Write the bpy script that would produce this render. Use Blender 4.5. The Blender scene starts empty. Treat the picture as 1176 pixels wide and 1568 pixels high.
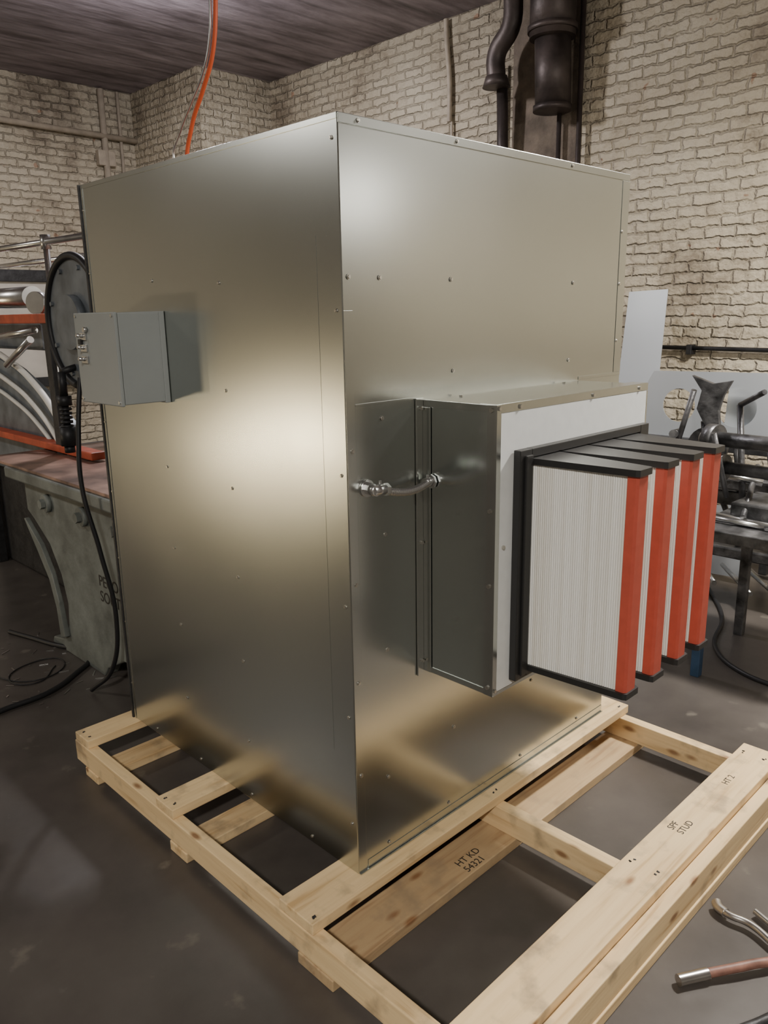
import bpy, bmesh, math, random
from mathutils import Vector, Matrix
random.seed(4)
SC=bpy.context.scene; COL=SC.collection

# ------------------------------------------------------------------ materials
def nm(name):
    m=bpy.data.materials.new(name); m.use_nodes=True
    nt=m.node_tree; b=nt.nodes['Principled BSDF']
    return m,nt,b
def simple(name,col,rough=.5,metal=0.,noise=.0,nscale=20.,bump=0.,bscale=60.,emit=None,es=0.):
    m,nt,b=nm(name); N=nt.nodes; L=nt.links
    b.inputs['Base Color'].default_value=(*col,1); b.inputs['Roughness'].default_value=rough; b.inputs['Metallic'].default_value=metal
    tc=N.new('ShaderNodeTexCoord')
    if noise>0:
        n=N.new('ShaderNodeTexNoise'); n.inputs['Scale'].default_value=nscale; n.inputs['Detail'].default_value=6
        L.new(tc.outputs['Object'],n.inputs['Vector'])
        r=N.new('ShaderNodeValToRGB'); r.color_ramp.elements[0].position=.3; r.color_ramp.elements[1].position=.7
        r.color_ramp.elements[0].color=(*[c*(1-noise) for c in col],1); r.color_ramp.elements[1].color=(*[min(1,c*(1+noise*.6)) for c in col],1)
        L.new(n.outputs['Fac'],r.inputs['Fac']); L.new(r.outputs['Color'],b.inputs['Base Color'])
    if bump>0:
        n=N.new('ShaderNodeTexNoise'); n.inputs['Scale'].default_value=bscale; n.inputs['Detail'].default_value=4
        L.new(tc.outputs['Object'],n.inputs['Vector'])
        bp=N.new('ShaderNodeBump'); bp.inputs['Strength'].default_value=bump; bp.inputs['Distance'].default_value=.01
        L.new(n.outputs['Fac'],bp.inputs['Height']); L.new(bp.outputs['Normal'],b.inputs['Normal'])
    if emit:
        b.inputs['Emission Color'].default_value=(*emit,1); b.inputs['Emission Strength'].default_value=es
    return m
def sheetmetal(name,col=(.60,.60,.55),rough=.27,wav=.25,metal=1.):
    m,nt,b=nm(name); N=nt.nodes; L=nt.links
    b.inputs['Metallic'].default_value=metal; b.inputs['Base Color'].default_value=(*col,1)
    tc=N.new('ShaderNodeTexCoord')
    n=N.new('ShaderNodeTexNoise'); n.inputs['Scale'].default_value=1.8; n.inputs['Detail'].default_value=0
    L.new(tc.outputs['Object'],n.inputs['Vector'])
    bp=N.new('ShaderNodeBump'); bp.inputs['Strength'].default_value=wav; bp.inputs['Distance'].default_value=.03
    L.new(n.outputs['Fac'],bp.inputs['Height']); L.new(bp.outputs['Normal'],b.inputs['Normal'])
    n2=N.new('ShaderNodeTexNoise'); n2.inputs['Scale'].default_value=2.5; n2.inputs['Detail'].default_value=3
    L.new(tc.outputs['Object'],n2.inputs['Vector'])
    mr=N.new('ShaderNodeMapRange'); mr.inputs['To Min'].default_value=rough-.02; mr.inputs['To Max'].default_value=rough+.02
    L.new(n2.outputs['Fac'],mr.inputs['Value']); L.new(mr.outputs['Result'],b.inputs['Roughness'])
    return m
def wood(name,axis,c1=(.80,.595,.33),c2=(.58,.38,.18)):
    m,nt,b=nm(name); N=nt.nodes; L=nt.links
    b.inputs['Roughness'].default_value=.62
    tc=N.new('ShaderNodeTexCoord'); mp=N.new('ShaderNodeMapping')
    s=[14,14,14]; s[axis]=.9; mp.inputs['Scale'].default_value=s
    L.new(tc.outputs['Object'],mp.inputs['Vector'])
    n=N.new('ShaderNodeTexNoise'); n.inputs['Scale'].default_value=3.; n.inputs['Detail'].default_value=8; n.inputs['Distortion'].default_value=.6
    L.new(mp.outputs['Vector'],n.inputs['Vector'])
    r=N.new('ShaderNodeValToRGB'); e=r.color_ramp.elements
    e[0].position=.30; e[0].color=(*c2,1); e[1].position=.60; e[1].color=(*c1,1)
    k=e.new(.42); k.color=(*[(a*.7+d*.3) for a,d in zip(c1,c2)],1)
    L.new(n.outputs['Fac'],r.inputs['Fac'])
    mp2=N.new('ShaderNodeMapping'); s2=[12,12,12]; s2[axis]=5.; mp2.inputs['Scale'].default_value=s2
    L.new(tc.outputs['Object'],mp2.inputs['Vector'])
    v=N.new('ShaderNodeTexVoronoi'); v.inputs['Scale'].default_value=1.; L.new(mp2.outputs['Vector'],v.inputs['Vector'])
    kr=N.new('ShaderNodeValToRGB'); kr.color_ramp.elements[0].position=.07; kr.color_ramp.elements[0].color=(.9,.9,.9,1); kr.color_ramp.elements[1].position=.17; kr.color_ramp.elements[1].color=(0,0,0,1)
    L.new(v.outputs['Distance'],kr.inputs['Fac'])
    d=N.new('ShaderNodeTexNoise'); d.inputs['Scale'].default_value=11; d.inputs['Detail'].default_value=9; L.new(tc.outputs['Object'],d.inputs['Vector'])
    dr=N.new('ShaderNodeValToRGB'); dr.color_ramp.elements[0].position=.54; dr.color_ramp.elements[0].color=(0,0,0,1); dr.color_ramp.elements[1].position=.72; dr.color_ramp.elements[1].color=(.8,.8,.8,1)
    L.new(d.outputs['Fac'],dr.inputs['Fac'])
    m1=N.new('ShaderNodeMix'); m1.data_type='RGBA'; m1.inputs[7].default_value=(.25,.12,.05,1)
    L.new(kr.outputs['Color'],m1.inputs[0]); L.new(r.outputs['Color'],m1.inputs[6])
    m2=N.new('ShaderNodeMix'); m2.data_type='RGBA'; m2.inputs[7].default_value=(.32,.24,.15,1)
    L.new(dr.outputs['Color'],m2.inputs[0]); L.new(m1.outputs[2],m2.inputs[6])
    L.new(m2.outputs[2],b.inputs['Base Color'])
    bp=N.new('ShaderNodeBump'); bp.inputs['Strength'].default_value=.3; bp.inputs['Distance'].default_value=.004
    L.new(n.outputs['Fac'],bp.inputs['Height']); L.new(bp.outputs['Normal'],b.inputs['Normal'])
    return m
def brick(name,horiz,bright=1.):
    m,nt,b=nm(name); N=nt.nodes; L=nt.links
    b.inputs['Roughness'].default_value=.65
    tc=N.new('ShaderNodeTexCoord'); sp=N.new('ShaderNodeSeparateXYZ'); L.new(tc.outputs['Object'],sp.inputs[0])
    cb=N.new('ShaderNodeCombineXYZ'); L.new(sp.outputs[horiz],cb.inputs[0]); L.new(sp.outputs[2],cb.inputs[1])
    def wob(sc,amt,src,det=4):
        nz=N.new('ShaderNodeTexNoise'); nz.inputs['Scale'].default_value=sc; nz.inputs['Detail'].default_value=det; L.new(cb.outputs[0],nz.inputs['Vector'])
        sub=N.new('ShaderNodeVectorMath'); sub.operation='SUBTRACT'; sub.inputs[1].default_value=(.5,.5,.5); L.new(nz.outputs['Color'],sub.inputs[0])
        scl=N.new('ShaderNodeVectorMath'); scl.operation='SCALE'; scl.inputs['Scale'].default_value=amt; L.new(sub.outputs[0],scl.inputs[0])
        add=N.new('ShaderNodeVectorMath'); add.operation='ADD'; L.new(src,add.inputs[0]); L.new(scl.outputs[0],add.inputs[1])
        return nz,add
    nz0,a0=wob(2.5,.03,cb.outputs[0],2)
    nz,add=wob(18,.045,a0.outputs[0],6)
    bt=N.new('ShaderNodeTexBrick'); bt.offset=.5; bt.squash=1.
    for k,v in (('Scale',1.),('Mortar Size',.014),('Mortar Smooth',1.),('Bias',0.),('Brick Width',.215),('Row Height',.076)): bt.inputs[k].default_value=v
    bt.inputs['Color1'].default_value=(.1,.1,.1,1); bt.inputs['Color2'].default_value=(.9,.9,.9,1); bt.inputs['Mortar'].default_value=(.4,.4,.4,1)
    L.new(add.outputs[0],bt.inputs['Vector'])
    n2=N.new('ShaderNodeTexNoise'); n2.inputs['Scale'].default_value=.9; n2.inputs['Detail'].default_value=12; n2.inputs['Roughness'].default_value=.74; L.new(cb.outputs[0],n2.inputs['Vector'])
    r=N.new('ShaderNodeValToRGB'); e=r.color_ramp.elements; e[0].position=.36; e[0].color=(*[c*bright for c in (.30,.245,.175)],1); e[1].position=.62; e[1].color=(*[c*bright for c in (.76,.68,.52)],1)
    k=e.new(.47); k.color=(*[c*bright for c in (.62,.54,.40)],1)
    L.new(n2.outputs['Fac'],r.inputs['Fac'])
    bw=N.new('ShaderNodeRGBToBW'); L.new(bt.outputs['Color'],bw.inputs[0])
    mv=N.new('ShaderNodeMapRange'); mv.inputs['To Min'].default_value=.94; mv.inputs['To Max'].default_value=1.03; L.new(bw.outputs[0],mv.inputs['Value'])
    gm=N.new('ShaderNodeMath'); gm.operation='MULTIPLY'; L.new(bt.outputs['Fac'],gm.inputs[0]); L.new(nz0.outputs['Fac'],gm.inputs[1])
    gr=N.new('ShaderNodeMapRange'); gr.inputs['From Min'].default_value=.42; gr.inputs['From Max'].default_value=.66; gr.inputs['To Min'].default_value=1.; gr.inputs['To Max'].default_value=.76; L.new(gm.outputs[0],gr.inputs['Value'])
    mm=N.new('ShaderNodeMath'); mm.operation='MULTIPLY'; L.new(mv.outputs['Result'],mm.inputs[0]); L.new(gr.outputs['Result'],mm.inputs[1])
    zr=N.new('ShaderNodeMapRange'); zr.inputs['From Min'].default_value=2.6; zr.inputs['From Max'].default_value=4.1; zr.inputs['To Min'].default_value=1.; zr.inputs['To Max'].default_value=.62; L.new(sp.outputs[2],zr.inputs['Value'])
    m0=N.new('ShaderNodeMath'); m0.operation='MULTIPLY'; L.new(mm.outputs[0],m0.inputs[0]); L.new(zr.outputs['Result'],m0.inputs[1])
    mc=N.new('ShaderNodeMix'); mc.data_type='RGBA'; mc.blend_type='MULTIPLY'; mc.inputs[0].default_value=1.
    L.new(r.outputs['Color'],mc.inputs[6]); L.new(m0.outputs[0],mc.inputs[7])
    n3=N.new('ShaderNodeTexNoise'); n3.inputs['Scale'].default_value=6; n3.inputs['Detail'].default_value=3; L.new(cb.outputs[0],n3.inputs['Vector'])
    cr=N.new('ShaderNodeValToRGB'); cr.color_ramp.elements[0].position=.69; cr.color_ramp.elements[0].color=(0,0,0,1); cr.color_ramp.elements[1].position=.71; cr.color_ramp.elements[1].color=(.8,.8,.8,1)
    L.new(n3.outputs['Fac'],cr.inputs['Fac'])
    m3=N.new('ShaderNodeMix'); m3.data_type='RGBA'; m3.inputs[7].default_value=(.36,.21,.13,1)
    L.new(cr.outputs['Color'],m3.inputs[0]); L.new(mc.outputs[2],m3.inputs[6]); L.new(m3.outputs[2],b.inputs['Base Color'])
    inv=N.new('ShaderNodeMath'); inv.operation='SUBTRACT'; inv.inputs[0].default_value=1.; L.new(bt.outputs['Fac'],inv.inputs[1])
    n4=N.new('ShaderNodeTexNoise'); n4.inputs['Scale'].default_value=14; n4.inputs['Detail'].default_value=6; L.new(cb.outputs[0],n4.inputs['Vector'])
    ma=N.new('ShaderNodeMath'); ma.operation='MULTIPLY_ADD'; ma.inputs[1].default_value=2.2; L.new(n4.outputs['Fac'],ma.inputs[0]); L.new(inv.outputs[0],ma.inputs[2])
    mb=N.new('ShaderNodeMath'); mb.operation='MULTIPLY_ADD'; mb.inputs[1].default_value=.9; L.new(bw.outputs[0],mb.inputs[0]); L.new(ma.outputs[0],mb.inputs[2])
    bp=N.new('ShaderNodeBump'); bp.inputs['Strength'].default_value=1.; bp.inputs['Distance'].default_value=.016
    L.new(mb.outputs[0],bp.inputs['Height']); L.new(bp.outputs['Normal'],b.inputs['Normal'])
    return m
def floor_mat():
    m,nt,b=nm('polished_concrete'); N=nt.nodes; L=nt.links
    tc=N.new('ShaderNodeTexCoord')
    n=N.new('ShaderNodeTexNoise'); n.inputs['Scale'].default_value=1.4; n.inputs['Detail'].default_value=10; n.inputs['Roughness'].default_value=.62; L.new(tc.outputs['Object'],n.inputs['Vector'])
    r=N.new('ShaderNodeValToRGB'); e=r.color_ramp.elements; e[0].position=.3; e[0].color=(.042,.036,.032,1); e[1].position=.7; e[1].color=(.105,.093,.083,1)
    L.new(n.outputs['Fac'],r.inputs['Fac'])
    n2=N.new('ShaderNodeTexNoise'); n2.inputs['Scale'].default_value=6; n2.inputs['Detail'].default_value=8; L.new(tc.outputs['Object'],n2.inputs['Vector'])
    cr=N.new('ShaderNodeValToRGB'); cr.color_ramp.elements[0].position=.64; cr.color_ramp.elements[0].color=(0,0,0,1); cr.color_ramp.elements[1].position=.70; cr.color_ramp.elements[1].color=(.5,.5,.5,1)
    L.new(n2.outputs['Fac'],cr.inputs['Fac'])
    mx=N.new('ShaderNodeMix'); mx.data_type='RGBA'; mx.inputs[7].default_value=(.19,.17,.14,1)
    L.new(cr.outputs['Color'],mx.inputs[0]); L.new(r.outputs['Color'],mx.inputs[6]); L.new(mx.outputs[2],b.inputs['Base Color'])
    mr=N.new('ShaderNodeMapRange'); mr.inputs['To Min'].default_value=.26; mr.inputs['To Max'].default_value=.44; L.new(n2.outputs['Fac'],mr.inputs['Value']); L.new(mr.outputs['Result'],b.inputs['Roughness'])
    bp=N.new('ShaderNodeBump'); bp.inputs['Strength'].default_value=.12; bp.inputs['Distance'].default_value=.01; L.new(n2.outputs['Fac'],bp.inputs['Height']); L.new(bp.outputs['Normal'],b.inputs['Normal'])
    return m
def ceil_mat():
    m,nt,b=nm('ceiling_planks'); N=nt.nodes; L=nt.links
    b.inputs['Roughness'].default_value=.6
    tc=N.new('ShaderNodeTexCoord'); mp=N.new('ShaderNodeMapping'); mp.inputs['Scale'].default_value=(1.,4,1); L.new(tc.outputs['Object'],mp.inputs['Vector'])
    n=N.new('ShaderNodeTexNoise'); n.inputs['Scale'].default_value=1.2; n.inputs['Detail'].default_value=9; n.inputs['Roughness'].default_value=.65; L.new(mp.outputs['Vector'],n.inputs['Vector'])
    r=N.new('ShaderNodeValToRGB'); e=r.color_ramp.elements; e[0].position=.34; e[0].color=(.10,.080,.088,1); e[1].position=.70; e[1].color=(.36,.31,.34,1)
    L.new(n.outputs['Fac'],r.inputs['Fac'])
    w=N.new('ShaderNodeTexWave'); w.wave_type='BANDS'; w.bands_direction='Y'; w.wave_profile='SIN'; w.inputs['Scale'].default_value=1.3; w.inputs['Distortion'].default_value=1.2; w.inputs['Detail'].default_value=3
    L.new(tc.outputs['Object'],w.inputs['Vector'])
    wr=N.new('ShaderNodeMapRange'); wr.inputs['From Min'].default_value=0.; wr.inputs['From Max'].default_value=.14; wr.inputs['To Min'].default_value=.7; wr.inputs['To Max'].default_value=1.; L.new(w.outputs['Fac'],wr.inputs['Value'])
    mc=N.new('ShaderNodeMix'); mc.data_type='RGBA'; mc.blend_type='MULTIPLY'; mc.inputs[0].default_value=1.; L.new(r.outputs['Color'],mc.inputs[6]); L.new(wr.outputs['Result'],mc.inputs[7]); L.new(mc.outputs[2],b.inputs['Base Color'])
    bp=N.new('ShaderNodeBump'); bp.inputs['Strength'].default_value=.6; bp.inputs['Distance'].default_value=.03
    L.new(n.outputs['Fac'],bp.inputs['Height']); L.new(bp.outputs['Normal'],b.inputs['Normal'])
    return m
def media_mat():
    m,nt,b=nm('pleated_filter_media'); N=nt.nodes; L=nt.links
    b.inputs['Roughness'].default_value=.8
    tc=N.new('ShaderNodeTexCoord'); mp=N.new('ShaderNodeMapping'); mp.inputs['Scale'].default_value=(60,60,.25); L.new(tc.outputs['Object'],mp.inputs['Vector'])
    n=N.new('ShaderNodeTexNoise'); n.inputs['Scale'].default_value=1.; n.inputs['Detail'].default_value=5; L.new(mp.outputs['Vector'],n.inputs['Vector'])
    r=N.new('ShaderNodeValToRGB'); e=r.color_ramp.elements; e[0].position=.3; e[0].color=(.70,.68,.61,1); e[1].position=.6; e[1].color=(.82,.82,.78,1)
    L.new(n.outputs['Fac'],r.inputs['Fac']); L.new(r.outputs['Color'],b.inputs['Base Color'])
    return m

M_metal=sheetmetal('galvanized_sheet',(.535,.555,.53),.24,.17); M_metal2=sheetmetal('galvanized_trim',(.58,.60,.575),.2,.05)
M_hous=sheetmetal('galvanized_housing',(.60,.64,.62),.18,.25)
M_woodX=wood('pine_x',0); M_woodY=wood('pine_y',1)
M_woodOld=wood('pine_stamped',0,(.50,.36,.20),(.36,.23,.12))
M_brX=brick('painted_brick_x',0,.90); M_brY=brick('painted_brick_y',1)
M_shop=simple('shop_wall',(.33,.31,.275),.8,0,.3,1.2,.4,20)
M_floor=floor_mat(); M_ceil=ceil_mat()
M_screw=simple('zinc_screw',(.62,.60,.55),.3,1.)
M_white=simple('white_gasket_board',(.72,.74,.73),.6,0,.04,30)
M_black=simple('black_plastic',(.020,.020,.020),.42)
M_red=simple('red_plastic',(.50,.085,.052),.5,0,.08,40)
M_media=media_mat()
M_ctrl=simple('grey_enamel',(.27,.29,.285),.42,0,.04,8)
M_dark=simple('dark_iron',(.05,.05,.052),.5,.5,.4,12,.3,40)
M_iron=simple('worn_iron',(.13,.13,.135),.4,.75,.7,14,.3,40)
M_blk=simple('black_steel',(.02,.02,.022),.5,.3)
M_green=simple('machine_green_enamel',(.165,.18,.165),.5,0,.40,7,.2,30)
M_greenD=simple('machine_bluegrey',(.16,.18,.20),.4,.2,.4,9)
M_orange=simple('orange_paint',(.50,.09,.04),.5,0,.3,14)
M_rust=simple('worn_red_table',(.36,.23,.18),.38,.4,.7,6)
M_paintwhite=simple('white_paint',(.75,.74,.70),.5,0,.1,14)
M_steel=simple('bare_steel',(.66,.66,.65),.28,1.,.15,10)
M_blue=simple('blue_paint',(.025,.06,.12),.5,0,.3,12)
M_cord=simple('orange_cord',(.80,.13,.04),.45)
M_sheet=sheetmetal('bluish_sheet',(.74,.79,.84),.30,.4,.6)
M_duct=simple('sooty_duct',(.085,.068,.062),.5,.5,.6,5,.3,20)
M_sootshade=simple('soot_shadow_brick',(.20,.16,.12),.85,0,.5,6,1.,30)  # brick colour darkened for soot and the duct's shadow
M_pipe=simple('painted_pipe',(.42,.36,.28),.6,0,.2,12)
M_lamp=simple('lamp_diffuser',(.9,.9,.9),.5,0,emit=(1,.97,.93),es=18)
M_ink=simple('black_ink',(.03,.025,.02),.7)
M_panel=simple('pale_panel',(.62,.58,.50),.6,0,.15,4)
M_tool=simple('tool_steel',(.65,.63,.60),.3,1.,.1,30)
M_handle=simple('worn_red_grip',(.24,.12,.09),.5,0,.5,25)

# ------------------------------------------------------------------ mesh helpers
def empty(name,loc=(0,0,0)):
    o=bpy.data.objects.new(name,None); o.location=loc; o.empty_display_size=.1; COL.objects.link(o); return o
def addobj(name,me,mats,parent=None,smooth=False):
    o=bpy.data.objects.new(name,me)
    for m in (mats if isinstance(mats,(list,tuple)) else [mats]): me.materials.append(m)
    if smooth:
        for p in me.polygons: p.use_smooth=True
    COL.objects.link(o)
    if parent:
        o.parent=parent; o.matrix_parent_inverse=Matrix.Translation(parent.location).inverted()
    return o
def frombm(name,bm,mats,parent=None,smooth=False):
    bmesh.ops.recalc_face_normals(bm,faces=bm.faces)
    me=bpy.data.meshes.new(name); bm.to_mesh(me); bm.free()
    return addobj(name,me,mats,parent,smooth)
def bbox(bm,a,b,bev=0.,mi=0):
    g=bmesh.ops.create_cube(bm,size=1.); vs=g['verts']
    for v in vs:
        v.co=Vector([a[i]+(v.co[i]+.5)*(b[i]-a[i]) for i in range(3)])
    fs=set(f for v in vs for f in v.link_faces)
    for f in fs: f.material_index=mi
    if bev>0:
        es=list(set(e for v in vs for e in v.link_edges))
        r=bmesh.ops.bevel(bm,geom=es,offset=bev,segments=2,affect='EDGES',profile=.5)
        for f in r['faces']: f.material_index=mi
def box(name,a,b,mat,parent=None,bev=.0):
    bm=bmesh.new(); bbox(bm,a,b,bev); return frombm(name,bm,mat,parent)
def boxes(name,lst,mat,parent=None,bev=0.):
    bm=bmesh.new()
    for a,b in lst: bbox(bm,a,b,bev)
    return frombm(name,bm,mat,parent)
def bcyl(bm,p,q,r,seg=20,r2=None,mi=0):
    p=Vector(p);q=Vector(q);d=q-p;Lh=d.length
    g=bmesh.ops.create_cone(bm,cap_ends=True,segments=seg,radius1=r,radius2=r if r2 is None else r2,depth=Lh)
    rot=d.to_track_quat('Z','Y').to_matrix().to_4x4()
    bmesh.ops.transform(bm,matrix=Matrix.Translation((p+q)/2)@rot,verts=g['verts'])
    for f in set(f for v in g['verts'] for f in v.link_faces): f.material_index=mi; f.smooth=len(f.verts)==4 and seg>8
def prism(name,pts,axis,lo,hi,mat,parent=None,bev=0.,holes=None):
    ax=[i for i in range(3) if i!=axis]
    bm=bmesh.new()
    def mk(p,v):
        c=[0,0,0]; c[ax[0]]=p[0]; c[ax[1]]=p[1]; c[axis]=v; return bm.verts.new(c)
    loops=[pts]+(holes or [])
    lowE=[]
    for lp in loops:
        vs=[mk(p,lo) for p in lp]
        for i in range(len(vs)): lowE.append(bm.edges.new((vs[i],vs[(i+1)%len(vs)])))
    r=bmesh.ops.triangle_fill(bm,use_beauty=True,use_dissolve=False,edges=lowE)
    fs=[g for g in r['geom'] if isinstance(g,bmesh.types.BMFace)]
    ex=bmesh.ops.extrude_face_region(bm,geom=fs)
    for g in ex['geom']:
        if isinstance(g,bmesh.types.BMVert): g.co[axis]=hi
    o=frombm(name,bm,mat,parent)
    if bev>0:
        mo=o.modifiers.new('b','BEVEL'); mo.width=bev; mo.segments=2; mo.limit_method='ANGLE'; mo.angle_limit=math.radians(50)
    return o
def tube(name,pts,r,mat,parent=None,res=10,cyc=False):
    cu=bpy.data.curves.new(name,'CURVE'); cu.dimensions='3D'; cu.bevel_depth=r; cu.bevel_resolution=4; cu.resolution_u=res; cu.use_fill_caps=True
    s=cu.splines.new('BEZIER'); s.bezier_points.add(len(pts)-1); s.use_cyclic_u=cyc
    for bp,p in zip(s.bezier_points,pts): bp.co=p; bp.handle_left_type='AUTO'; bp.handle_right_type='AUTO'
    tmp=bpy.data.objects.new(name+'_c',cu); COL.objects.link(tmp)
    bpy.context.view_layer.update()
    me=bpy.data.meshes.new_from_object(tmp.evaluated_get(bpy.context.evaluated_depsgraph_get()))
    bpy.data.objects.remove(tmp)
    me.materials.clear()
    return addobj(name,me,mat,parent,True)
def circ(cx,cy,r,n=28):
    return [(cx+r*math.cos(2*math.pi*i/n),cy+r*math.sin(2*math.pi*i/n)) for i in range(n)]

# ------------------------------------------------------------------ room shell
CZ=4.1
box('floor',(-7,-7,-.1),(4.5,7.5,0),M_floor)
box('ceiling',(-7,-7,CZ),(4.5,7.5,CZ+.1),M_ceil)
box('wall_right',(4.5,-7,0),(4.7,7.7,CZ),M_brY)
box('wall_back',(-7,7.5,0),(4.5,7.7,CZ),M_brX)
box('wall_left',(-7.2,-7,0),(-7,7.7,CZ),M_shop)
box('wall_front',(-7.2,-7.2,0),(4.7,-7,CZ),M_shop)
ch=empty('brick_chimney_chase',(4.05,6.8,0))
box('chase_front',(3.6,6.1,0),(4.5,6.12,CZ),M_brX,ch)
box('chase_side',(3.6,6.12,0),(3.62,7.5,CZ),M_brY,ch)

# ------------------------------------------------------------------ cabinet
X1,Y1=1.277,1.278; Z0=.15; Z1=2.08
cab=empty('sheet_metal_air_cabinet',(X1/2,Y1/2,Z0))
box('body',(0,0,Z0),(X1,Y1,Z1),M_metal,cab,.0025)
T=.0025
boxes('face_seams',[((.001,-T*.6,Z0+.003),(.030,-.0002,Z1-.42)),
  ((X1-.045,-T*.6,1.445),(X1-.001,-.0002,Z1-.023)),
  ((.001,-T*.8,Z1-.022),(X1-.001,-.0002,Z1-.002)),
  ((.031,-T*.4,1.436),(.24,-.0002,1.442)),((1.012,-T*.6,1.434),(X1-.002,-.0002,1.444)),
  ((.036,-T*.7,Z0+.004),(X1-.002,-.0002,Z0+.028))],M_metal,cab,.0005)
box('base_angle',(.002,-.007,Z0+.0005),(X1-.002,-.0002,Z0+.003),M_metal,cab)
boxes('side_seams',[((-T*.25,.086,Z0+.35),(-.0001,.0866,Z1-.25)),((-T*.8,.002,Z1-.014),(-.0002,Y1-.02,Z1-.002)),((-T*.8,Y1-.016,Z0+.002),(-.0002,Y1-.002,Z1-.002))],M_metal,cab,0)
box('rear_corner_trim',(-.006,Y1-.001,Z0),(.001,Y1+.010,Z1),M_dark,cab,.001)
bm=bmesh.new()
def screw(P,n,r=.0065):
    P=Vector(P); n=Vector(n)
    bcyl(bm,P,P+n*.0015,r*1.25,12); bcyl(bm,P+n*.001,P+n*.0040,r,6,r*.85)
for z in (.30,.62,.93,1.27,1.66,2.03): screw((0,.022,z),(-1,0,0),.004)
for y,z0_ in ((.50,0.),(.86,.02)):
    for z in (.36,.63,.90,1.17,1.45,1.74):
        if y>.8 and 1.36<z+z0_<1.7: continue
        screw((0,y,z+z0_),(-1,0,0),.0045)
for y in (.2,.5,.8,1.1): screw((0,y,Z0+.02),(-1,0,0),.004)
for z in (.3,.55,.8,1.05,1.3,1.55,1.8,2.0): screw((0,Y1-.01,z),(-1,0,0),.004)
for x in (.02,.12,.38,.96,1.24): screw((x,-.001,1.735),(0,-1,0),.005)
for x in (.06,.4,.93): screw((x,-T,Z1-.011),(0,-1,0),.004)
for z in (.45,.72,.99,1.33): screw((.018,-T*.6,z),(0,-1,0),.005)
for z in (.78,1.1): screw((.125,0,z),(0,-1,0),.0045)
for x,z in ((.12,.40),(.40,.44),(.38,.19),(.12,.19),(.75,.19),(1.1,.19),(.8,.45),(.39,1.50),(.12,1.40),(.95,1.5),(1.24,1.9),(1.24,1.55),(1.25,.3)): screw((x,-.001,z),(0,-1,0),.0045)
frombm('screws',bm,M_screw,cab)

# ------------------------------------------------------------------ filter housing
hx0,hx1,hz0,hz1,hd=.27,1.01,.675,1.432,-.24
ho=empty('filter_housing',((hx0+hx1)/2,hd/2,hz0))
bm=bmesh.new()
bbox(bm,(hx0,hd,hz0),(hx0+.004,0,hz1)); bbox(bm,(hx1-.004,hd,hz0),(hx1,0,hz1))
bbox(bm,(hx0+.004,hd,hz0),(hx1-.004,0,hz0+.004)); bbox(bm,(hx0+.004,hd,hz1-.004),(hx1-.004,0,hz1))
frombm('shell',bm,M_hous,ho)
boxes('edge_trim',[((hx0-.003,hd-.0005,hz0-.0025),(hx0,hd+.026,hz1+.0025)),((hx0-.0035,hd-.0040,hz0-.003),(hx0+.014,hd-.0005,hz1+.003)),
   ((hx0-.002,hd-.0005,hz1),(hx1+.003,hd+.05,hz1+.004)),((hx0+.0145,hd-.0036,hz1-.018),(hx1+.0025,hd-.0004,hz1+.0035)),
   ((hx0-.0022,hd+.0265,hz1-.016),(hx0-.0001,-.0045,hz1+.002)),((hx0-.0022,hd+.0265,hz0-.002),(hx0-.0001,-.0045,hz0+.014)),
   ((hx1-.004,hd-.0034,hz0),(hx1+.003,hd-.0004,hz1-.019)),((hx0+.0145,hd-.0034,hz0-.003),(hx1-.005,hd-.0004,hz0+.006)),
   ((hx0-.03,-.004,hz0-.01),(hx0-.0005,-.0030,hz1+.006)),((hx0-.005,-.03,hz0-.0015),(hx0-.0023,-.0042,hz1-.017)),
   ((hx0-.031,-.0065,hz0-.011),(hx0-.025,-.0015,hz1+.007))],M_metal2,ho,.0005)
def ring(name,x0,x1,z0,z1,ix0,ix1,iz0,iz1,y0,y1,mat,parent,bev=.001):
    return boxes(name,[((x0,y0,z0),(ix0,y1,z1)),((ix1,y0,z0),(x1,y1,z1)),((ix0,y0,z0),(ix1,y1,iz0)),((ix0,y0,iz1),(ix1,y1,z1))],mat,parent,bev)
ring('front_board',hx0+.0145,hx1-.0045,hz0+.007,hz1-.0185,.34,.985,.702,1.315,hd-.003,hd+.006,M_white,ho,0)
bm=bmesh.new()
for x,z in ((hx0-.003,hz1-.01),(hx0-.003,hz1-.26),(hx0-.003,hz0+.3),(hx0-.003,hz0+.02)): bcyl(bm,(x,hd+.013,z),(x-.004,hd+.013,z),.006,6)
for x,z in ((hx0+.006,hz1-.006),(.36,hz1-.008),(.7,hz1-.008),(.96,hz1-.008),(hx0+.03,hz0+.4),(hx0+.006,hz0+.012)): bcyl(bm,(x,hd-.003,z),(x,hd-.008,z),.0055,6)
for z in (hz1-.02,1.05,hz0+.03): bcyl(bm,(hx0-.012,-.004,z),(hx0-.012,-.009,z),.005,6)
for x in (.4,.9): bcyl(bm,(x,-.02,hz1),(x,-.02,hz1+.004),.005,6)
frombm('housing_screws',bm,M_screw,ho)

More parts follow.
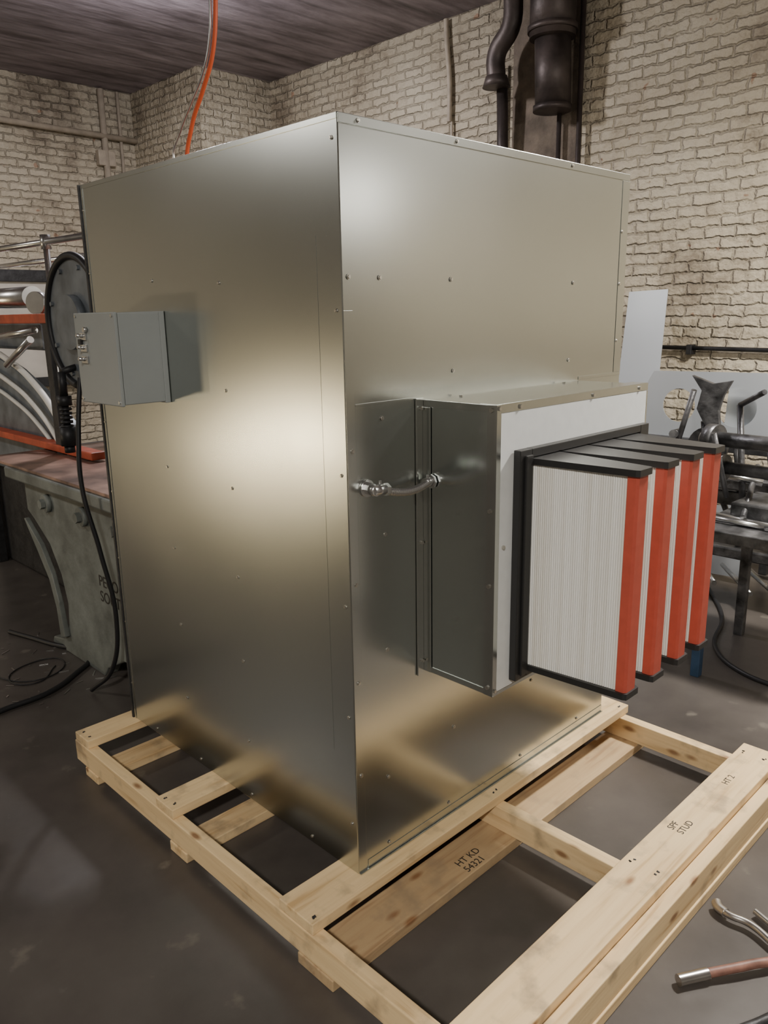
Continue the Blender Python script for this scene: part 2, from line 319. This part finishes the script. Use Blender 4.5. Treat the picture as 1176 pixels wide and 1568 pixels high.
# ------------------------------------------------------------------ V-bank filter
fl=empty('v_bank_filter',(.66,-.38,.71))
ring('header_frame',.335,.99,.700,1.318,.385,.94,.722,1.296,hd-.026,hd-.005,M_black,fl,.002)
yf,yb=-.515,hd-.012
ye=-.542
fing=[((.385,.508),(.411,.461)),((.524,.646),(.548,.598)),((.662,.784),(.686,.736)),((.800,.925),(.816,.866))]
zt,zb=1.290,.722
box('back_web',(.36,hd-.010,.71),(.97,hd-.0045,1.31),M_black,fl)
bmc=bmesh.new(); bmr=bmesh.new(); bmm=bmesh.new()
for (b0,b1),(f0,f1) in fing:
    for z0,z1 in ((zt-.012,zt+.004),(zb-.004,zb+.012)):
        vs=[]
        for z in (z0,z1):
            vs.append([bmc.verts.new(c) for c in ((b0-.004,yb,z),(b1+.004,yb,z),(f1+.010,ye+.004,z),(f1+.004,ye-.005,z),(f0-.003,ye-.005,z),(f0-.008,ye+.004,z))])
        lo,hi=vs; bmc.faces.new(lo); bmc.faces.new(hi)
        for i in range(6): bmc.faces.new((lo[i],lo[(i+1)%6],hi[(i+1)%6],hi[i]))
    prof=[(f0-.002,yf),(f0-.001,ye+.006),(f0+.005,ye),(f1-.005,ye),(f1+.001,ye+.006),(f1+.002,yf)]
    lo=[bmr.verts.new((x,y,zb+.012)) for x,y in prof]; hi=[bmr.verts.new((x,y,zt-.012)) for x,y in prof]
    for i in range(6): bmr.faces.new((lo[i],lo[(i+1)%6],hi[(i+1)%6],hi[i]))
    for side in (0,1):
        p0=Vector((b0,yb)) if side==0 else Vector((b1,yb)); p1=Vector((f0,yf+.001)) if side==0 else Vector((f1,yf+.001))
        out=Vector((-1,0)) if side==0 else Vector((1,0))
        n=90; prev=None
        for i in range(n+1):
            q=p0.lerp(p1,i/n)-out*(.0012+(.0022 if i%2 else 0))
            a=bmm.verts.new((q.x,q.y,zb+.010)); b=bmm.verts.new((q.x,q.y,zt-.012))
            if prev: bmm.faces.new((prev[0],a,b,prev[1]))
            prev=(a,b)
frombm('pleated_media',bmm,M_media,fl); frombm('end_caps_red',bmr,M_red,fl); frombm('cap_plates',bmc,M_black,fl)
box('header_upright',(.352,hd-.034,.712),(.380,hd-.0265,1.304),M_black,fl,.002)

# ------------------------------------------------------------------ flexible conduit
cd=empty('flexible_metal_conduit',(.17,-.04,1.23))
pts=[Vector((.07+.20*t,-.034-.010*math.sin(t*3.1),1.232-.018*math.sin(t*math.pi)-.004*t)) for t in [i/60 for i in range(61)]]
bm=bmesh.new(); seg=14; prevr=None
for i,p in enumerate(pts[6:-4]):
    r=.0085+(.0018 if i%2 else 0)
    rr=[bm.verts.new((p.x,p.y+r*math.cos(a),p.z+r*math.sin(a))) for a in [2*math.pi*k/seg for k in range(seg)]]
    if prevr:
        for k in range(seg): bm.faces.new((prevr[k],prevr[(k+1)%seg],rr[(k+1)%seg],rr[k]))
    prevr=rr
frombm('flex_tube',bm,M_steel,cd)
bm=bmesh.new()
bcyl(bm,(.062,0,1.232),(.062,-.022,1.232),.016,8); bcyl(bm,(.062,0,1.232),(.062,-.006,1.232),.022,24)
bcyl(bm,(.052,-.034,1.232),(.094,-.036,1.230),.0135,16); bcyl(bm,(.058,-.022,1.232),(.058,-.042,1.232),.014,12)
bcyl(bm,(.1,-.036,1.228),(.088,-.036,1.23),.016,6); bcyl(bm,(.075,-.036,1.246),(.075,-.036,1.254),.004,8)
bcyl(bm,(.238,-.035,1.222),(.266,-.034,1.222),.0125,16); bcyl(bm,(.260,-.034,1.222),(.2665,-.034,1.222),.019,8)
bcyl(bm,(.25,-.034,1.234),(.25,-.034,1.241),.004,8)
frombm('connectors',bm,M_steel,cd)

# ------------------------------------------------------------------ control box
cb=empty('electrical_control_box',(-.08,.935,1.40))
box('enclosure',(-.150,.805,1.402),(-.001,1.065,1.668),M_ctrl,cb,.003)
box('lid',(-.162,.801,1.398),(-.151,1.069,1.670),M_ctrl,cb,.003)
box('back_flange',(-.018,.801,1.398),(-.0015,1.069,1.671),M_ctrl,cb,.002)
bm=bmesh.new()
for z in (1.60,1.565,1.53):
    bbox(bm,(-.167,.99,z-.011),(-.162,1.03,z+.011),.001)
    bcyl(bm,(-.162,1.01,z),(-.186,1.01,z+.004),.0055,10)
bcyl(bm,(-.162,.985,1.62),(-.174,.985,1.62),.008,12)
for y,z in ((.815,1.41),(.815,1.66),(1.055,1.41),(1.055,1.66)): bcyl(bm,(-.162,y,z),(-.165,y,z),.005,8)
frombm('switches',bm,M_steel,cb)
box('indicator_black',(-.172,1.018,1.575),(-.162,1.036,1.592),M_black,cb,.002)

# ------------------------------------------------------------------ pallet
pa=empty('wooden_pallet',(.6,.35,0))
zb1,zs0,zs1,zd=.034,.0342,.116,.15
bm=bmesh.new()
for x0,x1 in ((-.212,-.172),(.552,.594),(1.335,1.377)): bbox(bm,(x0,-.612,zs0),(x1,1.345,zs1),.003)
frombm('stringers',bm,M_woodY,pa)
for i,(y0,y1) in enumerate(((1.235,1.34),(.635,.74),(-.052,.088))): box('deck_board_%d'%(i+1),(-.21,y0,zs1+.0003),(1.395,y1,zd-.0002),M_woodX,pa,.003)
box('deck_board_4',(-.212,-.615,zs1+.0003),(1.42,-.485,zd),M_woodX,pa,.003)
box('side_rail',(-.214,-.655,zs0),(1.42,-.6165,zs1+.006),M_woodX,pa,.003)
for i,(y0,y1) in enumerate(((1.17,1.27),(.56,.66),(-.13,.01),(-.66,-.53))): box('bottom_board_%d'%(i+1),(-.215,y0,0),(1.40,y1,zb1),M_woodOld if i==2 else M_woodX,pa,.003)
def stamp(txt,loc,rz,size):
    cu=bpy.data.curves.new('t','FONT'); cu.body=txt; cu.size=size; cu.extrude=.0003
    tmp=bpy.data.objects.new('t',cu); COL.objects.link(tmp); bpy.context.view_layer.update()
    me=bpy.data.meshes.new_from_object(tmp.evaluated_get(bpy.context.evaluated_depsgraph_get())); bpy.data.objects.remove(tmp); me.materials.clear()
    me.transform(Matrix.Translation(loc)@Matrix.Rotation(rz,4,'Z')); return me
addobj('ink_stamp_1',stamp('HT KD\n54321',(.33,-.085,zb1+.0004),0,.034),M_ink,pa)
addobj('ink_stamp_2',stamp('SPF\nSTUD',(.78,-.53,zd+.0004),0,.030),M_ink,pa)
addobj('ink_stamp_3',stamp('HT 2',(1.12,-.55,zd+.0004),0,.030),M_ink,pa)
bm=bmesh.new()
for y in (-.03,-.51,-.58,.66,.71,1.26,1.31):
    for x in (-.19,-.185,.565,.58,1.35,1.36):
        bcyl(bm,(x+random.uniform(-.006,.006),y+random.uniform(-.01,.01),zd-.001),(x,y,zd+.0008),.003,8)
frombm('nails',bm,M_dark,pa)

# ------------------------------------------------------------------ left machinery: shear with roll feeder and guard rail
ms=empty('squaring_shear_machine',(.8,2.6,0))
leg=[(1.38,0.0),(1.50,.10),(1.62,.16),(1.80,.14),(1.98,0.05),(2.02,0),(2.62,0),(2.60,.035),(2.47,.06),(2.38,.16),(2.36,.28),(2.40,.42),(2.50,.56),(2.66,.66),(2.74,.70),(2.74,.86),(1.38,.88)]
prism('near_leg',leg,0,.22,.29,M_green,ms,.006)
prism('far_leg',leg,0,1.75,1.82,M_green,ms,.006)
prism('leg_rib',[(2.38,.10),(2.41,.28),(2.46,.42),(2.56,.55),(2.72,.66),(2.74,.66),(2.60,.50),(2.50,.38),(2.45,.24),(2.44,.08)],0,.195,.22,M_green,ms,.004)
bm=bmesh.new()
for y,z in ((2.45,.78),(2.05,.78),(1.7,.78)):
    bcyl(bm,(.22,y,z),(.195,y,z),.045,24); bcyl(bm,(.195,y,z),(.175,y,z),.025,6)
frombm('leg_bosses',bm,M_green,ms)
box('table',(.15,1.36,.875),(1.9,2.80,.93),M_green,ms,.008)
box('table_top',(.17,1.40,.93),(1.88,3.1,.945),M_rust,ms,.003)
prism('table_bracket',[(2.74,.72),(3.15,.86),(3.15,.93),(2.74,.93)],0,.3,.36,M_green,ms,.004)
box('cross_beam',(.29,1.9,.20),(1.75,2.0,.30),M_dark,ms,.01)
box('treadle',(.30,2.25,.12),(1.75,2.32,.17),M_dark,ms,.01)
box('hold_down_bar',(.30,1.45,1.02),(1.8,1.55,1.16),M_greenD,ms,.01)
for i,x in enumerate((.32,1.70)): prism('upright_%d'%(i+1),[(1.40,.93),(1.78,.93),(1.72,1.35),(1.95,1.62),(1.90,1.95),(1.55,1.95),(1.40,1.5)],0,x,x+.08,M_greenD,ms,.008)
addobj('cast_lettering',(lambda me:(me.transform(Matrix.Translation((.2185,1.97,.47))@Matrix(((0,0,-1,0),(-1,0,0,0),(0,1,0,0),(0,0,0,1)))),me)[1])(stamp('PECO\nSOUTH',(0,0,0),0,.075)),M_ink,ms)
bm=bmesh.new()
c=(1.87,1.64)
bcyl(bm,(.20,*c),(.32,*c),.262,64); bcyl(bm,(.165,*c),(.20,*c),.11,32); bcyl(bm,(.30,*c),(.62,*c),.2,40)
for k in range(8):
    a=math.radians(45*k+20); y=c[0]+.225*math.cos(a); z=c[1]+.225*math.sin(a); bcyl(bm,(.19,y,z),(.205,y,z),.010,6)
frombm('flywheel_drum',bm,M_greenD,ms)
tube('drum_rim',[(.198,c[0]+.262*math.cos(2*math.pi*k/24),c[1]+.262*math.sin(2*math.pi*k/24)) for k in range(24)],.016,M_blk,ms,6,True)
bm=bmesh.new()
y=1.93
bcyl(bm,(.14,y,1.34),(.14,y,1.44),.017,12); bcyl(bm,(.14,y,1.30),(.14,y,1.34),.03,12)
for k in range(5): bcyl(bm,(.14,y,1.29-k*.018),(.14,y,1.28-k*.018),.026,14)
bcyl(bm,(.14,y,1.21),(.14,y,1.30),.015,14)
bcyl(bm,(.14,y,1.13),(.14,y,1.21),.034,16); bcyl(bm,(.14,y,1.10),(.14,y,1.13),.022,12)
bcyl(bm,(.14,y,1.44),(.22,y,1.46),.014,12)
frombm('cable_gland',bm,M_blk,ms)
tube('hanging_hose',[(.16,1.80,1.42),(.12,1.78,1.2),(.10,1.76,.98),(.13,1.72,.7),(.16,1.70,.4),(.14,1.75,.15),(.1,1.9,.012)],.010,M_blk,ms)
box('feeder_base',(.62,3.15,0),(1.6,4.6,.72),M_dark,ms,.02)
prism('side_plate',[(2.95,.72),(4.6,.72),(4.6,1.50)]+[(4.6-1.7*t,1.50+.02*math.sin(t*3)-.42*t*t) for t in (.2,.4,.6,.8,1.)],0,.55,.62,M_greenD,ms,.008)
for i,(dz,rr,xx) in enumerate(((0,.018,.53),(-.13,.014,.52),(-.24,.012,.53))):
    tube('white_arc_%d'%(i+1),[(xx,4.4,1.50+dz),(xx,3.95,1.49+dz),(xx,3.6,1.42+dz),(xx,3.3,1.32+dz),(xx,3.0,1.14+dz),(xx,2.86,.98+dz)],rr,M_paintwhite,ms)
box('orange_bar_upper',(.46,2.80,1.635),(.52,4.8,1.685),M_orange,ms,.006)
box('orange_bar_lower',(.46,2.45,.955),(.54,4.8,.995),M_orange,ms,.006)
boxes('bar_posts',[((.54,4.3,0),(.60,4.4,1.9)),((.47,2.83,.0),(.53,2.90,1.64))],M_dark,ms,.005)
bm=bmesh.new(); bcyl(bm,(.5,3.0,1.74),(1.3,3.3,1.78),.045,24); bcyl(bm,(.48,2.98,1.74),(.52,3.0,1.74),.06,24); bcyl(bm,(.6,3.3,1.78),(.7,5.0,1.80),.06,24)
bcyl(bm,(.48,3.1,1.55),(.48,3.5,1.40),.02,12); bcyl(bm,(.47,3.0,1.60),(.47,3.7,1.55),.018,12)
frombm('rolls',bm,M_steel,ms)
box('motor_block',(.62,3.3,1.48),(1.2,4.3,1.66),M_greenD,ms,.02)
bm=bmesh.new()
bcyl(bm,(.5,4.9,2.06),(.5,2.3,2.03),.016,14); bcyl(bm,(.62,4.9,1.98),(.62,2.3,1.96),.014,14)
bcyl(bm,(.5,2.80,0),(.5,2.80,2.05),.016,14); bcyl(bm,(.5,4.5,0),(.5,4.5,2.06),.016,14); bcyl(bm,(.5,2.8,2.0),(.5,2.8,2.07),.026,14)
frombm('guard_rails',bm,M_steel,ms)
wb=empty('window_1',(1.2,7.44,1.6))
box('pane',(.0,7.44,1.05),(2.9,7.47,2.05),M_panel,wb)
boxes('frame',[((-.1,7.40,2.05),(3.0,7.50,2.17)),((-.1,7.40,.95),(3.0,7.50,1.05)),((1.4,7.42,1.05),(1.46,7.47,2.05)),((2.9,7.40,1.05),(3.0,7.5,2.05))],M_dark,wb,.004)
bp_=empty('wall_conduit_pipes',(3.2,7.45,2.6))
bm=bmesh.new(); bcyl(bm,(3.22,7.45,0),(3.22,7.45,4.08),.035,12); bcyl(bm,(3.42,7.46,0),(3.42,7.46,4.08),.018,12); bcyl(bm,(-6,7.44,3.72),(3.6,7.44,3.60),.03,12)
frombm('pipes',bm,M_pipe,bp_)
box('junction',(3.12,7.42,3.30),(3.32,7.5,3.46),M_pipe,bp_,.01)

# ------------------------------------------------------------------ duct and pipes on right wall
du=empty('exhaust_duct_stack',(4.3,2.5,3.6))
bm=bmesh.new()
bcyl(bm,(4.27,2.35,3.62),(4.27,2.35,4.09),.17,32); bcyl(bm,(4.32,2.36,3.15),(4.29,2.36,3.64),.135,32)
bcyl(bm,(4.27,2.35,3.66),(4.27,2.35,3.70),.185,32); bcyl(bm,(4.31,2.36,3.13),(4.31,2.36,3.17),.145,32)
frombm('main_duct',bm,M_duct,du)
tube('elbow',[(4.25,2.85,3.42),(4.25,2.85,3.62),(4.25,2.72,3.78),(4.25,2.70,3.95),(4.25,2.72,4.09)],.075,M_duct,du)
bm=bmesh.new(); bcyl(bm,(4.25,2.85,3.38),(4.25,2.85,3.46),.11,24,.085); bcyl(bm,(4.40,2.87,2.2),(4.34,2.86,3.40),.045,16)
bcyl(bm,(4.44,2.38,0.),(4.44,2.38,3.2),.018,12); bcyl(bm,(4.44,2.20,0.),(4.44,2.20,4.08),.02,12); bcyl(bm,(4.44,2.94,2.0),(4.44,2.94,3.6),.014,12)
frombm('drop_pipes',bm,M_duct,du)
box('soot_shadow_panel',(4.485,2.22,2.0),(4.4995,2.86,4.09),M_sootshade,du)  # thin dark panel: painted shadow behind the duct, with soot
wc=empty('painted_wall_conduit',(4.46,3.55,3.2))
tube('conduit',[(4.46,3.52,3.27),(4.46,3.52,3.6),(4.46,3.55,3.9),(4.46,3.56,4.08)],.022,M_pipe,wc)
tube('conduit_low',[(4.47,3.50,3.27),(4.47,3.50,1.5),(4.47,3.50,0.02)],.012,M_pipe,wc)
wp=empty('horizontal_wall_pipe',(4.46,0,1.36))
bm=bmesh.new(); bcyl(bm,(4.45,1.62,1.38),(4.45,-5,1.30),.016,12); bcyl(bm,(4.45,1.62,0),(4.45,1.62,1.40),.016,12)
for y in (1.2,-.5,-2.5): bbox(bm,(4.42,y-.02,1.33),(4.5,y+.02,1.40),.004)
frombm('pipe_run',bm,M_dark,wp)

# ------------------------------------------------------------------ right clutter
s1=empty('leaning_sheet_metal_panel',(4.2,1.5,0))
prism('sheet',[(1.30,0),(1.66,0),(1.62,1.79),(1.32,1.80)],0,-.002,.002,M_sheet,s1)
for ch_ in s1.children: ch_.matrix_parent_inverse=Matrix.Identity(4); ch_.rotation_euler=(0,math.radians(6),0); ch_.location=(-.10,-1.5,0)
s2=empty('sheet_metal_offcuts',(3.6,.6,0))
prism('scrap_sheet_1',[(.28,.86),(1.12,.86),(1.10,1.16),(1.04,1.27),(.34,1.28),(.30,1.15)],0,3.60,3.603,M_sheet,s2,0,[circ(.86,1.06,.105),circ(.50,1.07,.12)])
prism('scrap_sheet_2',[(-.4,.80),(.62,.80),(.60,1.20),(.2,1.30),(-.4,1.28)],0,3.72,3.723,M_sheet,s2,0,[circ(.20,1.05,.14)])
boxes('rack',[((3.55,-.45,.80),(3.85,1.12,.86)),((3.6,-.40,0),(3.65,-.35,.8)),((3.6,1.02,0),(3.65,1.07,.8)),((3.8,.3,0),(3.85,.35,.8)),((3.58,-.4,.3),(3.63,1.05,.34))],M_dark,s2,.005)
prism('scrap_sheet_3',[(.30,.05),(.95,.02),(.92,.42),(.40,.50)],0,3.5,3.503,M_sheet,s2)
rm=empty('bench_rotary_machine',(2.6,-.05,0))
box('blue_leg',(2.11,-.02,0),(2.15,.02,.66),M_blue,rm,.003)
bm=bmesh.new()
for x,y in ((2.13,-.42),(2.75,0.05),(2.75,-.42)):
    bbox(bm,(x-.022,y-.022,0),(x+.022,y+.022,.66),.003)
bbox(bm,(2.10,-.45,.66),(2.78,.08,.71),.004)
bbox(bm,(2.3,-.36,.71),(2.6,-.02,.80),.01)
bbox(bm,(2.4,-.30,.80),(2.5,-.18,1.12),.012)
bcyl(bm,(2.38,-.42,1.06),(2.42,.14,1.06),.035,16); bcyl(bm,(2.38,-.42,.93),(2.42,.10,.93),.03,16)
bcyl(bm,(2.40,.10,1.06),(2.41,.15,1.06),.07,24); bcyl(bm,(2.40,.06,.93),(2.41,.11,.93),.065,24)
bcyl(bm,(2.45,-.24,1.1),(2.45,-.24,1.26),.016,12); bcyl(bm,(2.35,-.24,1.26),(2.55,-.24,1.26),.012,12)
bcyl(bm,(2.3,.0,.82),(2.2,.04,1.12),.012,10); bcyl(bm,(2.25,-.1,.75),(2.7,.02,.9),.014,10)
bcyl(bm,(2.5,-.0,.74),(2.62,.10,1.2),.015,10); bcyl(bm,(2.62,.10,1.2),(2.5,-.05,1.28),.013,10)
frombm('machine_head',bm,M_iron,rm)
bm=bmesh.new()
bcyl(bm,(2.41,.151,1.06),(2.415,.157,1.06),.045,24); bcyl(bm,(2.24,-.2,.725),(2.24,.06,.73),.012,10); bcyl(bm,(2.2,-.35,.74),(2.3,.07,.735),.010,10)
bcyl(bm,(2.56,-.06,.85),(2.50,.12,.88),.018,12)
frombm('bright_parts',bm,M_steel,rm)
tube('crank',[(2.45,-.40,1.06),(2.45,-.50,1.06),(2.45,-.52,.95),(2.45,-.54,.86),(2.45,-.60,.85)],.014,M_steel,rm)
jb=empty('bar_folder_machine',(3.2,.3,0))
bm=bmesh.new()
bbox(bm,(3.05,-.5,.60),(3.25,.75,.68),.008); bbox(bm,(3.08,.62,0),(3.2,.70,.62),.006); bbox(bm,(3.08,-.45,0),(3.2,-.37,.62),.006)
bbox(bm,(3.05,-.5,.30),(3.2,.72,.36),.008); bbox(bm,(2.98,-.45,.70),(3.1,.70,.76),.01)
for k in range(6):
    y=-.3+k*.18; bcyl(bm,(3.1,y,.68),(3.05,y+.03,.98+.07*math.sin(k*2)),.02,10); bcyl(bm,(3.0,y,.97),(3.2,y+.06,.95),.025,12)
    bcyl(bm,(3.15,y,.36),(3.1,y+.1,.62),.016,8)
bcyl(bm,(3.1,.45,.9),(3.14,.45,.9),.11,24); bcyl(bm,(3.1,.66,.74),(3.0,.50,1.22),.016,10)
frombm('frame',bm,M_iron,jb)
prism('clamp_hook',[(.34,.98),(.42,1.02),(.48,1.12),(.46,1.22),(.52,1.30),(.40,1.26),(.30,1.28),(.34,1.2),(.36,1.12)],0,3.0,3.03,M_iron,jb,.003)
bm=bmesh.new()
for k in range(5): bcyl(bm,(3.0,-.3+k*.2,.10+.02*k),(3.35,.1+k*.15,.16),.014,10)
for k in range(4): bcyl(bm,(2.97,-.2+k*.22,.78),(2.97,.0+k*.22,.80+.03*k),.012,10)
frombm('light_rods',bm,M_steel,jb)
h1=empty('floor_air_hose',(2.5,0,0)); tube('hose',[(3.3,.45,.012),(2.9,.2,.012),(2.45,.04,.012),(2.28,-.15,.012),(2.24,-.35,.012),(2.3,-.8,.012),(2.5,-1.4,.012)],.011,M_blk,h1)
h2=empty('power_cable',(0,2.1,0)); tube('cable',[(-.9,1.85,.012),(-.26,2.0,.012),(-.05,2.02,.012),(.12,2.12,.012),(.25,2.25,.012),(.18,2.6,.012),(.1,2.9,.012)],.012,M_blk,h2)
tube('thin_wire',[(.1,2.3,.004),(-.05,2.18,.004),(-.12,2.3,.004),(.02,2.42,.004),(.15,2.36,.004),(.0,2.2,.004),(-.2,2.5,.004)],.003,M_blk,h2)
sc=empty('metal_floor_scraps',(0,2.4,0)); bm=bmesh.new()
for k in range(40):
    x=random.uniform(-.2,.25); y=random.uniform(1.9,2.85); a=random.uniform(0,3.14); s=random.uniform(.01,.06)
    g=bmesh.ops.create_cube(bm,size=1.); bmesh.ops.transform(bm,matrix=Matrix.Translation((x,y,.002))@Matrix.Rotation(a,4,'Z')@Matrix.Diagonal((s,.006,.002,1)),verts=g['verts'])
frombm('scraps',bm,M_steel,sc)
t1=empty('hand_crimper',(.7,-.8,0))
tube('arm_upper',[(.725,-.695,.02),(.71,-.73,.022),(.715,-.79,.022),(.69,-.86,.02),(.66,-.93,.018)],.010,M_tool,t1)
tube('arm_tip',[(.735,-.69,.02),(.722,-.70,.02),(.712,-.725,.02)],.014,M_tool,t1)
tube('arm_lower',[(.78,-.78,.016),(.76,-.83,.016),(.74,-.9,.016),(.70,-.95,.016)],.009,M_tool,t1)
t2=empty('tin_snips',(.5,-.85,0))
tube('handle_grip',[(.47,-.775,.02),(.54,-.825,.024),(.60,-.865,.024),(.64,-.90,.02),(.62,-1.0,.02)],.012,M_handle,t2)
tube('handle_end',[(.405,-.735,.018),(.43,-.75,.018),(.475,-.779,.02)],.015,M_tool,t2)
tube('second_handle',[(.37,-.905,.02),(.42,-.93,.022),(.50,-.96,.022),(.62,-1.0,.02)],.013,M_dark,t2)

# ------------------------------------------------------------------ hanging cord
oc=empty('hanging_extension_cord',(1,1.95,3))
tube('orange_cord',[(1.0,1.6,2.095),(1.0,2.0,2.16),(1.0,2.22,2.36),(1.0,2.16,2.54),(1.0,2.04,2.68),(1.0,1.95,2.80),(1.0,1.90,3.0),(1.0,1.89,3.5),(1.0,1.9,4.09)],.010,M_cord,oc)
hp=[(.985,1.8,2.095),(.985,2.1,2.2),(.985,2.32,2.42),(.985,2.24,2.53),(.985,2.12,2.64),(.985,2.02,2.73),(.985,1.95,2.84),(.985,1.915,3.05),(.985,1.90,3.4)]
tube('wound_wire',hp,.006,M_steel,oc)

# ------------------------------------------------------------------ lamps
def lamp(name,x,y,z,power,size=.42,col=(1,.94,.86),glow=.12):
    e=empty(name,(x,y,z))
    bm=bmesh.new(); bcyl(bm,(x,y,z+.02),(x,y,z+.10),size*.5,40,size*.28); bcyl(bm,(x,y,z+.10),(x,y,CZ),.03,12)
    frombm('shade',bm,M_blk,e)
    bm=bmesh.new(); bcyl(bm,(x,y,z+.005),(x,y,z+.02),size*.48,40); frombm('diffuser',bm,M_lamp,e)
    l=bpy.data.lights.new(name+'_light','AREA'); l.shape='DISK'; l.size=size*.9; l.energy=power; l.color=col
    o=bpy.data.objects.new('bulb',l); COL.objects.link(o); o.location=(x,y,z); o.parent=e; o.matrix_parent_inverse=Matrix.Translation(e.location).inverted()
    if glow>0:
        p=bpy.data.lights.new(name+'_glow','POINT'); p.energy=power*glow; p.shadow_soft_size=.09; p.color=col
        o=bpy.data.objects.new('side_glow',p); COL.objects.link(o); o.location=(x,y,z-.10); o.parent=e; o.matrix_parent_inverse=Matrix.Translation(e.location).inverted()
lamp('high_bay_lamp',2.05,4.15,3.96,50,size=.14,glow=2.6,col=(1,.96,1.0))
lamp('high_bay_lamp.001',2.3,-.9,3.15,150,glow=.6)
lamp('high_bay_lamp.002',-3.2,4.5,3.7,75)
lamp('high_bay_lamp.003',-3.0,-2.6,3.7,220,glow=.3)
lamp('high_bay_lamp.004',3.7,-4.0,2.7,13,glow=1.)
wl=empty('tripod_work_light',(-4.4,6.0,0))  # unseen light, added to make the glow on the cabinet's left face
bm=bmesh.new()
for k in range(3):
    a=2*math.pi*k/3; bcyl(bm,(-4.4+.4*math.cos(a),6+.4*math.sin(a),0),(-4.4,6,.30),.012,8)
bcyl(bm,(-4.4,6,.25),(-4.4,6,.50),.015,10); bbox(bm,(-4.80,5.93,.05),(-4.0,5.96,.55),.01)
frombm('added_light_stand',bm,M_blk,wl)
l=bpy.data.lights.new('added_glow','AREA'); l.shape='RECTANGLE'; l.size=.9; l.size_y=.30; l.energy=48; l.color=(1,.80,.50)
o=bpy.data.objects.new('added_glow_panel',l); COL.objects.link(o); o.location=(-4.4,5.90,.30); o.rotation_euler=Vector((.6,-.79,.05)).to_track_quat('-Z','Y').to_euler()
o.parent=wl; o.matrix_parent_inverse=Matrix.Translation(wl.location).inverted()

w=bpy.data.worlds.new('world'); SC.world=w; w.use_nodes=True
w.node_tree.nodes['Background'].inputs[0].default_value=(.9,.85,.8,1); w.node_tree.nodes['Background'].inputs[1].default_value=.03

# ------------------------------------------------------------------ camera
Rm=Matrix(((0.71058,-0.70341,-0.01713),(-0.18275,-0.16099,-0.96989),(0.67947,0.69232,-0.24294)))
cam=bpy.data.cameras.new('camera'); co=bpy.data.objects.new('camera',cam); COL.objects.link(co)
xr=Vector(Rm[0]).normalized(); zf=Vector(Rm[2]).normalized(); yd=zf.cross(xr)
mw=Matrix((( xr.x,-yd.x,-zf.x,-1.2478),(xr.y,-yd.y,-zf.y,-1.3954),(xr.z,-yd.z,-zf.z,1.6496),(0,0,0,1)))
co.matrix_world=mw
cam.sensor_fit='HORIZONTAL'; cam.sensor_width=36; cam.lens=1207.5/1176*36; cam.clip_start=.05
SC.camera=co
